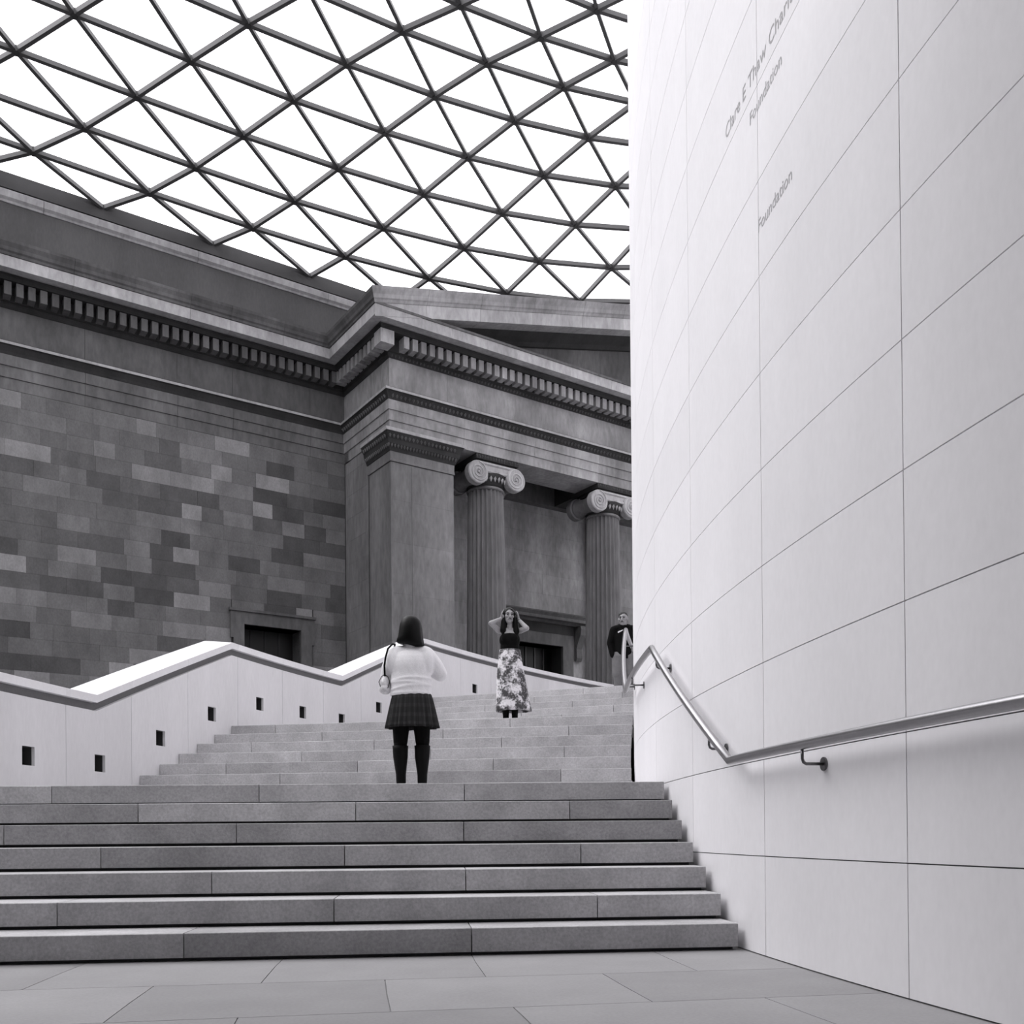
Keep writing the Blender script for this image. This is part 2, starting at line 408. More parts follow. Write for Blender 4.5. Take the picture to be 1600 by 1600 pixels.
# ---- main wall left of the portico, with its doorway
wl = MB()
D0, D1, DT = -3.87, -1.78, 8.13
wl.box(-48, D0, DW - 1.0, DW - .02, 0, 14.6, W); wl.box(D1, .35, DW - 1.0, DW - .02, 0, 14.6, W); wl.box(D0, D1, DW - 1.0, DW - .02, DT, 14.6, W)
wl.box(-48, 28, DW - 1.0, DW - .3, 14.6, 21, W)
wall_l = wl.build('wall_left', M['oldcore']); tag(wall_l, 'dark ashlar stone wall of the old building left of the portico', 'wall', kind='structure')
FR = (-4.35, -1.27, 8.62)
wallblocks(wall_l, -14.2, 0., 5.4, 14.52, .507, .62, 1.45, DW, M['ashlar'], (FR[0] + .05, FR[1] - .05, FR[2]), seed=5)
MB().box(-48, -14.2, DW - .12, DW, 0, 14.52, W).build('wall_end', M['old'], wall_l)
MB().box(-14.2, -4.3, DW - .12, DW, 0, 5.4, W).build('lower_wall', M['old'], wall_l)
MB().box(-1.3, 0.2, DW - .12, DW, 0, 5.4, W).build('lower_wall', M['old'], wall_l)
# attic and parapet
MB().box(-48, 28, DW - .6, DW - .02, 18.3, 20.32, W).build('attic_wall', M['attic'], wall_l)
cop = [(-.5, 20.3), (.02, 20.3), (.05, 20.36), (.13, 20.42), (.15, 20.62), (.10, 20.66), (-.5, 20.66)]
cs_ = [-48, -30, -20, -15, -10.2, -5.4, -.65, 4, 10, 16, 22, 28]
for a, b in zip(cs_[:-1], cs_[1:]): sweep(cop, [stL(a + .006), stL(b - .006)]).build('parapet_coping', M['oldpale'], wall_l)
# doorway
dr = MB()
dr.box(D0, D1, DW - .98, DW - .75, .02, DT, W)
door = dr.build('door_1', M['doorleaf']); tag(door, 'dark tall doorway in the left ashlar wall above the balustrade', 'door', kind='structure')
fr = MB(); pr = .10
fr.box(FR[0] + .1, D0, DW - .75, DW + pr, .02, DT, W); fr.box(D1, FR[1] - .1, DW - .75, DW + pr, .02, DT, W); fr.box(FR[0], FR[1], DW - .75, DW + pr, DT, FR[2] - .06, W)
fr.box(FR[0], FR[0] + .1, DW - .1, DW + pr, DT - .5, DT, W); fr.box(FR[1] - .1, FR[1], DW - .1, DW + pr, DT - .5, DT, W)
fr.build('door_frame', M['old'], door)
MB().box(FR[0] - .05, FR[1] + .05, DW - .1, DW + pr + .06, FR[2] - .06, FR[2] + .03, W).build('frame_moulding', M['old'], door)
for s in (-3.35, -2.83, -2.3): MB().box(s - .03, s + .03, DW - .76, DW - .72, .05, DT - .02, W).build('door_bar', M['fitting'], door)

# ---- entablature round wall, return and portico
ent = empty('entablature', W(0, 0, 14.53)); tag(ent, 'old stone entablature with dentil cornice running round wall and portico', 'entablature')
einv = Matrix.Translation(-Vector(ent.location))
def eput(mb, name, m, parent=ent, smooth=False):
    me = mb.mesh(name, smooth); me.transform(einv); return link(name, me, m, parent)
arch = [(-1.5, 14.53), (0, 14.53), (0, 14.885), (.04, 14.893), (.04, 15.235), (.08, 15.243), (.08, 15.575), (-1.5, 15.575)]
archw = [(-.3, z) if e < -1 else (e, z) for e, z in arch]
crown = [(-.3, 15.58), (.09, 15.58), (.12, 15.66), (.20, 15.80), (.25, 15.83), (.25, 15.90), (.20, 15.95), (-.3, 15.95)]
friz = [(-.3, 15.95), (0, 15.95), (0, 17.02), (-.3, 17.02)]
bed = [(-.3, 17.02), (.03, 17.02), (.10, 17.10), (.10, 17.16), (.17, 17.18), (.17, 17.62), (.56, 17.63), (.60, 17.74), (.66, 17.78), (-.3, 17.80)]
corona = [(-.3, 17.80), (.95, 17.80), (.97, 17.77), (1.03, 17.77), (1.03, 18.12), (-.3, 18.12)]
sima = [(-.3, 18.12), (1.06, 18.13), (1.08, 18.20), (1.13, 18.24), (1.16, 18.33), (1.23, 18.44), (1.25, 18.52), (-.3, 18.56)]
g = .004
fcuts = [0, 2.95, 6.05, 9.15, 12.3, 15.5, 19, 23, SEND]
lcuts = [-48, -24, -16, -12.2, -9.0, -6.1, -4.2, -1.35]
for a, b in zip(lcuts[:-1], lcuts[1:]):
    eput(sweep(archw, [stL(a + g), stL(b - g)]), 'architrave_block', M['oldblk'])
    eput(sweep(friz, [stL(a + g), stL(b - g)]), 'frieze_block', M['old'])
eput(sweep(archw, [stL(-1.35 + g), C1]), 'architrave_block', M['oldshade' if 0 else 'oldblk']); eput(sweep(friz, [stL(-1.35 + g), C1]), 'frieze_block', M['old'])
eput(sweep(archw, [C1, stR(-1.9)]), 'architrave_block', M['port']); eput(sweep(friz, [C1, stR(-1.3)]), 'frieze_block', M['port'])
eput(sweep(archw, [stR(-1.9 + g), C2, stF(2.95 - g)]), 'architrave_block', M['port']); eput(sweep(friz, [stR(-1.3 + g), C2, stF(2.3 - g)]), 'frieze_block', M['port'])
for a, b in zip(fcuts[1:-1], fcuts[2:]): eput(sweep(arch, [stF(a + g), stF(b - g)]), 'architrave_block', M['port'])
fz = [2.3, 5.2, 8.1, 10.9, 14, 18, 22, SEND]
for a, b in zip(fz[:-1], fz[1:]): eput(sweep(friz, [stF(a + g), stF(b - g)]), 'frieze_block', M['port'])
full = [stL(-48), C1, C2, stF(SEND)]
eput(sweep(crown, full), 'crown_moulding', M['oldshade']); eput(sweep([(.2, 15.83), (.262, 15.83), (.262, 15.91), (.2, 15.93)], full), 'fillet', M['oldpale'])
eput(sweep(bed, full), 'bed_moulding', M['oldshade'])
cc = [-48, -30, -20, -14, -9.5, -5.95, -4.6, -2.75]
for a, b in zip(cc[:-1], cc[1:]):
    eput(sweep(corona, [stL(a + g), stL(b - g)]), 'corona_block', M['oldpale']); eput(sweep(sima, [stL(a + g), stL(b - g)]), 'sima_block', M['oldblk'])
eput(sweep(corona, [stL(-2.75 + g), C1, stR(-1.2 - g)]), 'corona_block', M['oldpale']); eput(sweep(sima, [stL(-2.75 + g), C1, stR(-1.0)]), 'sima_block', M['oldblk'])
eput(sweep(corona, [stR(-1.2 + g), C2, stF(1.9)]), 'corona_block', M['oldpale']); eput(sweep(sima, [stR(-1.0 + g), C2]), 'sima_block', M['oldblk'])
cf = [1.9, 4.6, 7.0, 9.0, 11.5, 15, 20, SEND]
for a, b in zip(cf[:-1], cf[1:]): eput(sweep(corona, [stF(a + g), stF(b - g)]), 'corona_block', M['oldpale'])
eput(sweep([(-.3, 18.12), (1.06, 18.12), (1.06, 18.20), (-.3, 18.24)], [C2, stF(SEND)]), 'corona_fillet', M['oldblk'])
# dentils
def dentil(fn, m='port'): eput(MB().box(-.1, .1, .14, .55, 17.20, 17.60, fn), 'dentil', M[m])
for n in range(42): dentil(lambda x, e, z, n=n: W(.39 + .333 * n + x, e, z))
for n in range(10): dentil(lambda x, e, z, n=n: W(-e, -.12 - .333 * n + x, z))
for n in range(48): dentil(lambda x, e, z, n=n: W(-.62 - .333 * n + x, DW + e, z), 'oldblk')
cd = eput(MB().box(-.62, -.12, .12, .62, 17.16, 17.62, W), 'corner_dentil', M['oldpale'])
# egg and dart rows
def eggs(name, spots, r, m, parent, put_=eput):
    mb = MB()
    for fn in spots:
        mb.add([fn(0, 0, -1), fn(-.7, 0, 0), fn(0, 1, 0), fn(.7, 0, 0), fn(0, 0, 1)], [(0, 1, 2), (0, 2, 3), (4, 2, 1), (4, 3, 2), (1, 0, 3), (1, 3, 4)])
    o = put_(mb, name, m, parent); o['kind'] = 'stuff'; return o
sp = [(lambda x, y, z, s=s: W(s + x * .075, .13 + y * .09, 15.70 + z * .09)) for s in [(.06 + .16 * n) for n in range(80)]]
sp += [(lambda x, y, z, q=q: W(-.13 - y * .09, q + x * .075, 15.70 + z * .09)) for q in [(-.06 - .16 * n) for n in range(22)]]
eggs('egg_and_dart', sp, .1, M['oldblk'], ent)
sp = [(lambda x, y, z, s=s: W(s + x * .06, .07 + y * .07, 17.09 + z * .07)) for s in [(.06 + .14 * n) for n in range(92)]]
eggs('egg_and_dart', sp, .1, M['oldblk'], ent)

# ---- pediment
ped = empty('pediment', W(0, 0, 18.2)); tag(ped, 'low stone pediment with raking cornice above the portico columns', 'pediment')
pinv = Matrix.Translation(-Vector(ped.location))
def pput(mb, name, m, parent=ped):
    me = mb.mesh(name); me.transform(pinv); return link(name, me, m, parent)
SL = .2385
def zr(s): return 18.54 + SL * (min(s, 2 * SAPEX - s) + 1.27)
rc = [(-.4, -.87), (.9, -.87), (.93, -.90), (1.04, -.90), (1.04, -.46), (-.4, -.46)]
rs = [(-.4, -.46), (1.06, -.46), (1.09, -.38), (1.13, -.34), (1.15, -.22), (1.22, -.08), (1.25, 0), (-.4, .04)]
rb = [(-.4, -1.25), (.0, -1.25), (.10, -1.12), (.28, -1.0), (.45, -.87), (-.4, -.87)]
def rake(prof, sts): return MB().grid([[W(*st(e), zr(st(e)[0]) + dz) for e, dz in prof] for st in sts], True, True)
rk = [.9, 3.05, 5.3, 7.6, 9.6, SAPEX]
pput(rake(rc, [C2, stF(.9 - g)]), 'raking_corona', M['oldpale']); pput(rake(rs, [C2, stF(.9 - g)]), 'raking_sima', M['port'])
for a, b in zip(rk[:-1], rk[1:]):
    pput(rake(rc, [stF(a + g), stF(b - g)]), 'raking_corona', M['oldpale']); pput(rake(rs, [stF(a + g), stF(b - g)]), 'raking_sima', M['port'])
pput(rake(rc, [stF(SAPEX), stF(SEND)]), 'raking_corona', M['oldpale']); pput(rake(rs, [stF(SAPEX), stF(SEND)]), 'raking_sima', M['port'])
pput(rake(rb, [stF(2.3), stF(SAPEX), stF(SEND - 3)]), 'bed_moulding', M['oldshade'])
tb = [2.2, 4.6, 7.0, 9.4, 11.8, 14.2, 17, 20]
for a, b in zip(tb[:-1], tb[1:]):
    mb = MB(); za, zb_ = zr(a) - .9, zr(b) - .9
    mb.hexa([W(a + g, -.5, 18.15), W(b - g, -.5, 18.15), W(b - g, -.12, 18.15), W(a + g, -.12, 18.15), W(a + g, -.5, za), W(b - g, -.5, zb_), W(b - g, -.12, zb_), W(a + g, -.12, za)])
    pput(mb, 'tympanum_block', M['old'])
mb = MB()
for s0, s1 in ((-.2, SAPEX), (SAPEX, SEND)):
    mb.hexa([W(s0, DW, zr(s0) - .4), W(s1, DW, zr(s1) - .4), W(s1, 0, zr(s1) - .4), W(s0, 0, zr(s0) - .4), W(s0, DW, zr(s0)), W(s1, DW, zr(s1)), W(s1, 0, zr(s1)), W(s0, 0, zr(s0))])
pput(mb, 'portico_roof', M['attic'])
pput(MB().box(.05, SEND, DW, -.3, 15.5, 15.9, W), 'portico_soffit', M['oldshade'])
pput(MB().box(.0, SEND, DW + .01, DW + .35, 14.53, 15.5, W), 'inner_beam', M['old'])
for s in (4.42, 10.05, 15.68): pput(MB().box(s - .6, s + .6, DW, -1.4, 14.55, 15.5, W), 'cross_beam', M['oldshade'])

# ---- portico back wall and its doorway
wf = MB(); E0, E1, ET = 7.24, 10.02, 8.74
wf.box(.3, E0, DW - 1, DW - .02, 0, 14.6, W); wf.box(E1, SEND, DW - 1, DW - .02, 0, 14.6, W); wf.box(E0, E1, DW - 1, DW - .02, ET, 14.6, W)
wall_f = wf.build('wall_far', M['oldcore']); tag(wall_f, 'dim ashlar wall at the back of the portico behind the columns', 'wall', kind='structure')
wallblocks(wall_f, 1.2, 14.4, 5.0, 14.6, .84, 1.5, 2.6, DW, M['port'], (6.7, 10.57, 9.66), seed=11)
MB().box(14.4, SEND, DW - .12, DW, 0, 14.6, W).build('wall_end', M['old'], wall_f); MB().box(1.2, 6.7, DW - .12, DW, 0, 5.0, W).build('lower_wall', M['old'], wall_f); MB().box(10.6, 14.4, DW - .12, DW, 0, 5.0, W).build('lower_wall', M['old'], wall_f)
d2 = MB().box(E0, E1, DW - .98, DW - .72, .02, ET, W).build('door_2', M['doorleaf']); tag(d2, 'dark tall doorway with a bracketed stone hood behind the columns', 'door', kind='structure')
fr = MB()
fr.box(E0 - .55, E0, DW - .72, DW + .12, .02, ET, W); fr.box(E1, E1 + .55, DW - .72, DW + .12, .02, ET, W); fr.box(E0 - .55, E1 + .55, DW - .72, DW + .12, ET, ET + .5, W)
fr.build('door_frame', M['old'], d2)
MB().box(E0 - .6, E1 + .6, DW - .1, DW + .14, ET + .5, ET + .92, W).build('hood_frieze', M['oldshade'], d2)
hp = [(-.1, 9.64), (.2, 9.64), (.3, 9.72), (.52, 9.74), (.52, 9.86), (.62, 9.98), (.62, 10.03), (-.1, 10.05)]
MB().grid([[W(s, DW + e, z) for e, z in hp] for s in (5.98, 11.28)], True, True).build('door_hood', M['old'], d2)
for s in (6.42, 10.85):
    con = [(0, 8.2), (.12, 8.15), (.2, 8.3), (.16, 8.7), (.3, 9.0), (.45, 9.25), (.5, 9.5), (.45, 9.64), (0, 9.64)]
    MB().grid([[W(s + q, DW + e, z) for e, z in con] for q in (-.14, .14)], True, True).build('console_bracket', M['old'], d2)
for s in (7.7, 8.15, 8.63, 9.1, 9.55): MB().box(s - .03, s + .03, DW - .74, DW - .68, .05, ET - .02, W).build('door_bar', M['beam'], d2)
# return wall between main wall and pier
rw = MB().box(.10, .5, DW - .5, -1.745, 0, 14.52, W).build('wall_return', M['oldcore']); tag(rw, 'narrow side wall of the portico beside the corner pier', 'wall', kind='structure')
rnd = random.Random(3); z = 4.0; k = 0
while z < 14.4:
    zt = min(z + .84, 14.515); cut = (-2.9 if k % 2 else -2.3)
    for a, b in ((DW, cut), (cut, -1.62)):
        MB().box(a + .003, b - .003, 0, .1, z + .003, zt - .003, lambda o, t, zz: W(.03 + t, o, zz)).build('stone_block', M['pier'], rw)
    z = zt; k += 1
MB().box(.03, .12, DW, -1.62, 0, 4.0, W).build('lower_wall', M['old'], rw)

# ---- corner pier
pier = empty('corner_pier', W(1.28, -.86, 0)); tag(pier, 'square corner pier of pale weathered stone with moulded capital', 'pier')
qinv = Matrix.Translation(-Vector(pier.location))
def qput(mb, name, m, parent=pier):
    me = mb.mesh(name); me.transform(qinv); return link(name, me, m, parent)
qput(MB().box(.06, 2.49, -1.70, -.03, 0, 14.5, W), 'core', M['oldcore'])
zz = [0, 2.0, 4.0, 5.7, 7.35, 9.0, 10.75, 12.2, 13.48]
for k, (a, b) in enumerate(zip(zz[:-1], zz[1:])):
    j = .84
    qput(MB().box(.03, j - .004, -1.73, 0, a + .0015, b - .0015, W), 'stone_block', M['pier']); qput(MB().box(j + .004, 2.52, -1.73, 0, a + .0015, b - .0015, W), 'stone_block', M['pier'])
def ringsweep(prof):  # round the pier: left side, front, right side
    sts = [lambda e: (.03 - e, -1.73), lambda e: (.03 - e, e), lambda e: (2.52 + e, e), lambda e: (2.52 + e, -1.73)]
    return MB().grid([[W(*st(e), z) for e, z in prof] for st in sts], True, True)
qput(ringsweep([(-.3, 13.50), (.035, 13.50), (.035, 13.56), (.02, 13.58), (.03, 13.84), (-.3, 13.84)]), 'necking', M['pier'])
qput(ringsweep([(-.3, 13.84), (.05, 13.84), (.09, 13.95), (.16, 14.06), (.18, 14.2), (.26, 14.36), (.28, 14.42), (-.3, 14.42)]), 'capital_moulding', M['oldshade'])
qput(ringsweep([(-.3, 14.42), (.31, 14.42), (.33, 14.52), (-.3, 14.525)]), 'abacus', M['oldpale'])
sp = []
for zc_, e_, d_ in ((14.30, .22, .15), (14.02, .12, .12)):
    for n in range(int(2.8 / d_)): sp.append(lambda x, y, z, s=-.1 + d_ * n, zc_=zc_, e_=e_, d_=d_: W(s + x * d_ * .5, e_ + y * .07, zc_ + z * .10))
    for n in range(int(1.8 / d_)): sp.append(lambda x, y, z, s=.05 - d_ * n, zc_=zc_, e_=e_, d_=d_: W(.03 - e_ - y * .07, s + x * d_ * .5, zc_ + z * .10))
mbq = eggs('egg_and_dart', sp, .1, M['oldblk'], pier, qput)

# ---- ionic columns
def column(s0, label):
    c = empty('ionic_column', W(s0, -.85, 0)); tag(c, label, 'column', 'ionic portico columns')
    ci = Matrix.Translation(-Vector(c.location))
    def cput(mb, name, m, parent=c, smooth=False):
        me = mb.mesh(name, smooth); me.transform(ci); return link(name, me, m, parent)
    def T(x, y, z): return W(s0 + x, -.85 + y, z)
    rows = []; NF = 24; K = 6
    zs = [.75, 3, 5, 7, 9, 10.5, 11.8, 12.8, 13.40]
    for z in zs:
        t = (z - .75) / 12.65; r = .80 - .135 * t ** 1.6; row = []
        for i in range(NF):
            for k in range(K):
                a = 2 * pi * (i + k / K) / NF
                d = 0 if k == 0 else .075 * sin(pi * (k - .4) / (K - .8)) if k > 0 else 0
                row.append(T((r - d) * cos(a), (r - d) * sin(a), z))
        rows.append(row)
    cput(MB().grid(rows, True, True), 'shaft', M['colst'])
    mb = MB(); cx_, cy_, _ = T(0, 0, 0)
    mb.lathe([(.66, 13.40), (.70, 13.42), (.71, 13.46), (.68, 13.50), (.66, 13.52)], (cx_, cy_, 0), 48); cput(mb, 'astragal', M['colst'], smooth=True)
    mb = MB(); mb.lathe([(.66, 13.52), (.70, 13.60), (.80, 13.78), (.84, 13.92), (.80, 14.0)], (cx_, cy_, 0), 48); ech = cput(mb, 'echinus', M['oldshade'], smooth=True)
    sp = []
    for i in range(30):
        a = 2 * pi * i / 30
        sp.append(lambda x, y, z, a=a: T((.78 + y * .08) * cos(a) - x * .085 * sin(a), (.78 + y * .08) * sin(a) + x * .085 * cos(a), 13.76 + z * .14))
    eggs('egg', sp, .1, M['oldpale'], ech, cput)
    VC, VR = 13.86, .42
    for sx in (-1, 1):
        vx = sx * .82
        for sy in (-1, 1):
            mb = MB()
            def ring(r, y): return [T(vx + r * cos(2 * pi * k / 28), sy * y, VC + r * sin(2 * pi * k / 28)) for k in range(28)]
            mb.grid([ring(VR * .9, .50), ring(VR, .54), ring(VR, .80), ring(VR * .93, .83), ring(VR * .2, .81)], True, True)
            v = cput(mb, 'volute', M['oldpale' if sy > 0 else 'colst'])
            if sy > 0:
                pts = []; rr = []
                for i in range(72):
                    t = i / 71; a = pi / 2 + (-sx) * 2 * pi * 2.4 * t * (-1); r = VR * (.90 - .74 * t ** .85)
                    pts.append(T(vx + sx * r * cos(2 * pi * 2.4 * t + pi / 2), .825, VC + r * sin(2 * pi * 2.4 * t + pi / 2))); rr.append(.032 - .016 * t)
                cput(MB().tube(pts, rr, 6), 'spiral', M['oldpale'], v, True)
                mb = MB()
                e0 = [[T(vx + .06 * cos(b) * cos(2 * pi * k / 10), .82 + .05 * sin(b), VC + .06 * cos(b) * sin(2 * pi * k / 10)) for k in range(10)] for b in (0, .5, 1.0, 1.4)]
                cput(mb.grid(e0, True, True), 'volute_eye', M['oldpale'], v, True)
        # bolster between front and rear volutes
        rows = []
        for i in range(11):
            t = i / 10; y = -.52 + 1.04 * t; r = VR * (.66 + .24 * abs(2 * t - 1) ** 1.5)
            rows.append([T(vx + r * cos(2 * pi * k / 24), y, VC + r * sin(2 * pi * k / 24)) for k in range(24)])
        cput(MB().grid(rows, True, True), 'bolster', M['colst'], smooth=True)
    # cushion joining the volutes, front and back, sagging a little
    for sy in (-1, 1):
        rows = []
        for i in range(17):
            t = i / 16; x = -.82 + 1.64 * t; sag = .05 * (1 - (2 * t - 1) ** 2)
            zb, zt = VC + .10 - sag, VC + VR * .97
            rows.append([T(x, sy * .45, zb), T(x, sy * .79, zb), T(x, sy * .82, zb + .03), T(x, sy * .82, zb + .07), T(x, sy * .77, zb + .10), T(x, sy * .77, zt - .10), T(x, sy * .82, zt - .06), T(x, sy * .82, zt), T(x, sy * .45, zt)])
        cput(MB().grid(rows, True, True), 'cushion', M['oldpale'])
    cput(MB().box(-.80, .80, -.76, .76, VC + VR * .9, 14.36, T), 'capital_block', M['oldshade'])
    ab = cput(MB().box(-.92, .92, -.84, .84, 14.34, 14.525, T), 'abacus', M['oldshade'])
    sp = [(lambda x, y, z, s=-.9 + .12 * n: T(s + x * .05, .84 + y * .05, 14.43 + z * .08)) for n in range(16)]
    eggs('egg_and_dart', sp, .1, M['oldblk'], ab, cput)
    mb = MB(); mb.lathe([(1.05, .0), (1.05, .2), (1.0, .25), (1.02, .35), (.98, .45), (.86, .5), (.88, .6), (.82, .75)], (cx_, cy_, 0), 40); cput(mb, 'base', M['colst'], smooth=True)
    return c
column(4.42, 'fluted ionic column next to the corner pier')
column(10.05, 'fluted ionic column nearest the pale curved wall')
# pilaster on the back wall behind the second column
pil = MB().box(9.85 + 1.55, 11.2 + 1.55, DW, DW + .35, 0, 14.5, W).build('pilaster', M['old']); tag(pil, 'flat stone pilaster on the back wall behind the second column', 'pilaster')

# ---- left court wall, plus an unseen wall and deck added for shade
uw = lambda s: s
MB().box(-37.2, -36, DW, 60, 0, 21, W).build('wall_back', M['old'])
tag(bpy.data.objects['wall_back'], 'stone wall closing the court on the far left out of the picture', 'wall', kind='structure')

wfm = MB().box(-46, 6, -11.2, -10, 0, 21).build('wall_shade', M['old'])  # unseen wall added close behind the camera to darken the lower risers
tag(wfm, 'unseen stone wall added behind the camera to shade the steps', 'wall', kind='structure')
gb = MB().box(-16, 5, -10, SHADE_Y, 5.8, 6.4).build('ceiling_shade_deck', M['old'])  # unseen deck added overhead to darken the near steps and floor
tag(gb, 'unseen stone deck added overhead to shade the foot of the stairs', 'shade deck', kind='structure')

# ------------------------------------------------------------------ glass roof
roof = empty('ceiling', W(0, 0, 22)); tag(roof, 'glazed roof of triangular panes on a dark steel lattice', 'roof', kind='structure')
gi = Matrix.Translation(-Vector(roof.location))
CS = [-11.97202, 3.53994, 1.40018, 0.01812, -0.13152, -0.07256, 0.00603, -0.00989, 0.0031, -0.00505, 0.00021]
CO = [-3.57489, -0.08608, 0.748, -0.01172, 0.07221, 0.20496, -0.01613, 0.00872, -0.00623, 0.00942, -0.00077]
def rnode(i, j):
    if j > 7:
        p, q = rnode(i, 7), rnode(i, 6); return p + (p - q) * (j - 7)
    b = [1, i, j, i * i, i * j, j * j, j ** 3, i * i * j, i * j * j, i ** 3, i ** 3 * j]
    s = sum(a * c for a, c in zip(b, CS)); o = sum(a * c for a, c in zip(b, CO))
    if j == 0: o = max(-3.66, min(o, -3.5)) if i < 5 else o
    q = o + 3.64
    return Vector(W(s, o, 21.2 + .4 * q - .009 * max(q, 0) ** 2))
imax = [7, 7, 7, 7, 7, 7, 6, 6, 5, 5]
idx = [(i, j) for j in range(10) for i in range(-1 - round(.4 * j), imax[j] + 1)]
ns = set(idx); RN = {k: rnode(*k) for k in idx}
def nrm(k):
    i, j = k; a = rnode(i + .5, j) - rnode(i - .5, j); b = rnode(i, j + .5) - rnode(i, j - .5); n_ = a.cross(b).normalized(); return n_ if n_.z > 0 else -n_
def gput(mb, name, m, parent=roof):
    me = mb.mesh(name); me.transform(gi); return link(name, me, m, parent)
def strut(k, l, w=.098, h=.175):
    p, q = RN[k], RN[l]; n_ = (nrm(k) + nrm(l)).normalized(); t = (q - p).normalized(); sd = t.cross(n_).normalized() * w / 2
    p2, q2 = p + t * .05, q - t * .05
    gput(MB().hexa([p2 - sd - n_ * h, p2 + sd - n_ * h, q2 + sd - n_ * h, q2 - sd - n_ * h, p2 - sd, p2 + sd, q2 + sd, q2 - sd]), 'roof_beam', M['beam'])
for (i, j) in idx:
    if (i + 1, j) in ns and j > 0: strut((i, j), (i + 1, j))
    if (i, j + 1) in ns: strut((i, j), (i, j + 1))
    if (i - 1, j + 1) in ns: strut((i, j), (i - 1, j + 1))
    if j > 0:
        p = RN[(i, j)]; n_ = nrm((i, j)); gput(MB().tube([p - n_ * .20, p + n_ * .02], .09, 8), 'roof_node', M['node'])
def pane(a, b, c):
    P = [RN[k] for k in (a, b, c)]; ce = (P[0] + P[1] + P[2]) / 3; n_ = nrm(a)
    P = [ce + (p - ce) * .985 for p in P]
    gput(MB().add([p + n_ * .012 for p in P] + [p + n_ * .04 for p in P], [(2, 1, 0), (3, 4, 5), (0, 1, 4, 3), (1, 2, 5, 4), (2, 0, 3, 5)]), 'glass_pane', M['glass'])
for (i, j) in idx:
    if (i + 1, j) in ns and (i, j + 1) in ns: pane((i, j), (i + 1, j), (i, j + 1))
    if (i - 1, j + 1) in ns and (i, j + 1) in ns: pane((i, j), (i, j + 1), (i - 1, j + 1))
eb = MB().box(-48, 28, DW - .25, DW + .04, 20.74, 21.22, W); gput(eb, 'edge_beam', M['edge'])
eb = MB().box(-48, 28, DW - .3, DW - .1, 20.6, 20.76, W); gput(eb, 'edge_bearing', M['node'])

# ------------------------------------------------------------------ people
def capsule(mb, p0, p1, r0, r1, ysc=1., n=14):
    p0, p1 = Vector(p0), Vector(p1); d = p1 - p0; L_ = d.length
    t = d.normalized() if L_ > 1e-6 else Vector((0, 0, 1))
    up = Vector((0, 1, 0)) if abs(t.y) < .9 else Vector((1, 0, 0))
    a = t.cross(up).normalized(); b = a.cross(t).normalized(); rows = []
    def ring(c, r): rows.append([c + (a * cos(2 * pi * k / n) + b * ysc * sin(2 * pi * k / n)) * r for k in range(n)])
    for q in (-.98, -.8, -.5, 0): ring(p0 + t * q * r0, r0 * math.sqrt(max(1 - q * q, .001)))
    for q in (0, .5, .8, .98): ring(p1 + t * q * r1, r1 * math.sqrt(max(1 - q * q, .001)))
    mb.grid(rows, True, True)
def ell(mb, c, r, n=16, rot=None):
    rows = []; c = Vector(c)
    for i in range(1, 12):
        th = pi * i / 12
        row = [Vector((r[0] * sin(th) * cos(2 * pi * k / n), r[1] * sin(th) * sin(2 * pi * k / n), -r[2] * cos(th))) for k in range(n)]
        if rot: row = [rot @ v for v in row]
        rows.append([c + v for v in row])
    mb.grid(rows, True, True)
def remesh(mb, voxel, smooth=6):
    me = mb.mesh('tmp'); o = bpy.data.objects.new('tmp', me); COL.objects.link(o)
    m = o.modifiers.new('r', 'REMESH'); m.mode = 'VOXEL'; m.voxel_size = voxel
    if smooth:
        sm = o.modifiers.new('s', 'SMOOTH'); sm.factor = .5; sm.iterations = smooth
    dg = bpy.context.evaluated_depsgraph_get(); out = bpy.data.meshes.new_from_object(o.evaluated_get(dg))
    bpy.data.objects.remove(o); bpy.data.meshes.remove(me)
    out.polygons.foreach_set('use_smooth', [True] * len(out.polygons)); return out
def cut(me, z=None, co=None, no=None, fill=False):
    bm = bmesh.new(); bm.from_mesh(me)
    r = bmesh.ops.bisect_plane(bm, geom=bm.verts[:] + bm.edges[:] + bm.faces[:], plane_co=co or (0, 0, z), plane_no=no or (0, 0, -1), clear_outer=True)
    if fill:
        bmesh.ops.holes_fill(bm, edges=[e for e in bm.edges if e.is_boundary], sides=0)
    bm.to_mesh(me); bm.free(); me.polygons.foreach_set('use_smooth', [True] * len(me.polygons))
def hand(mb, w, d, nrm_, side, curl=.5, sc=1.):
    """palm from the wrist w along d, palm facing nrm_; thumb on the side `side`"""
    w, d, nn = Vector(w), Vector(d).normalized(), Vector(nrm_).normalized(); sd = d.cross(nn).normalized() * side
    for q in (-.026, -.009, .009, .026): capsule(mb, w, w + d * .075 * sc + sd * q * sc, .016 * sc, .011 * sc)
    for q, ln in ((.028, .066), (.0095, .075), (-.0095, .07), (-.028, .055)):
        b0 = w + d * .078 * sc + sd * q * sc; a = b0; dr = d.copy()
        for seg, f_ in ((.45, .35), (.32, .8), (.25, 1.0)):
            dr = (d * cos(curl * f_ * 1.5) + nn * sin(curl * f_ * 1.5)).normalized(); b = a + dr * ln * seg * sc; capsule(mb, a, b, .0088 * sc, .0082 * sc, n=8); a = b
    a = w + d * .02 * sc + sd * .028 * sc; b = a + (d * .6 + sd * .8 + nn * .2).normalized() * .04 * sc; c_ = b + (d * .9 + sd * .2 + nn * .35).normalized() * .032 * sc
    capsule(mb, a, b, .012 * sc, .010 * sc, n=8); capsule(mb, b, c_, .010 * sc, .009 * sc, n=8)
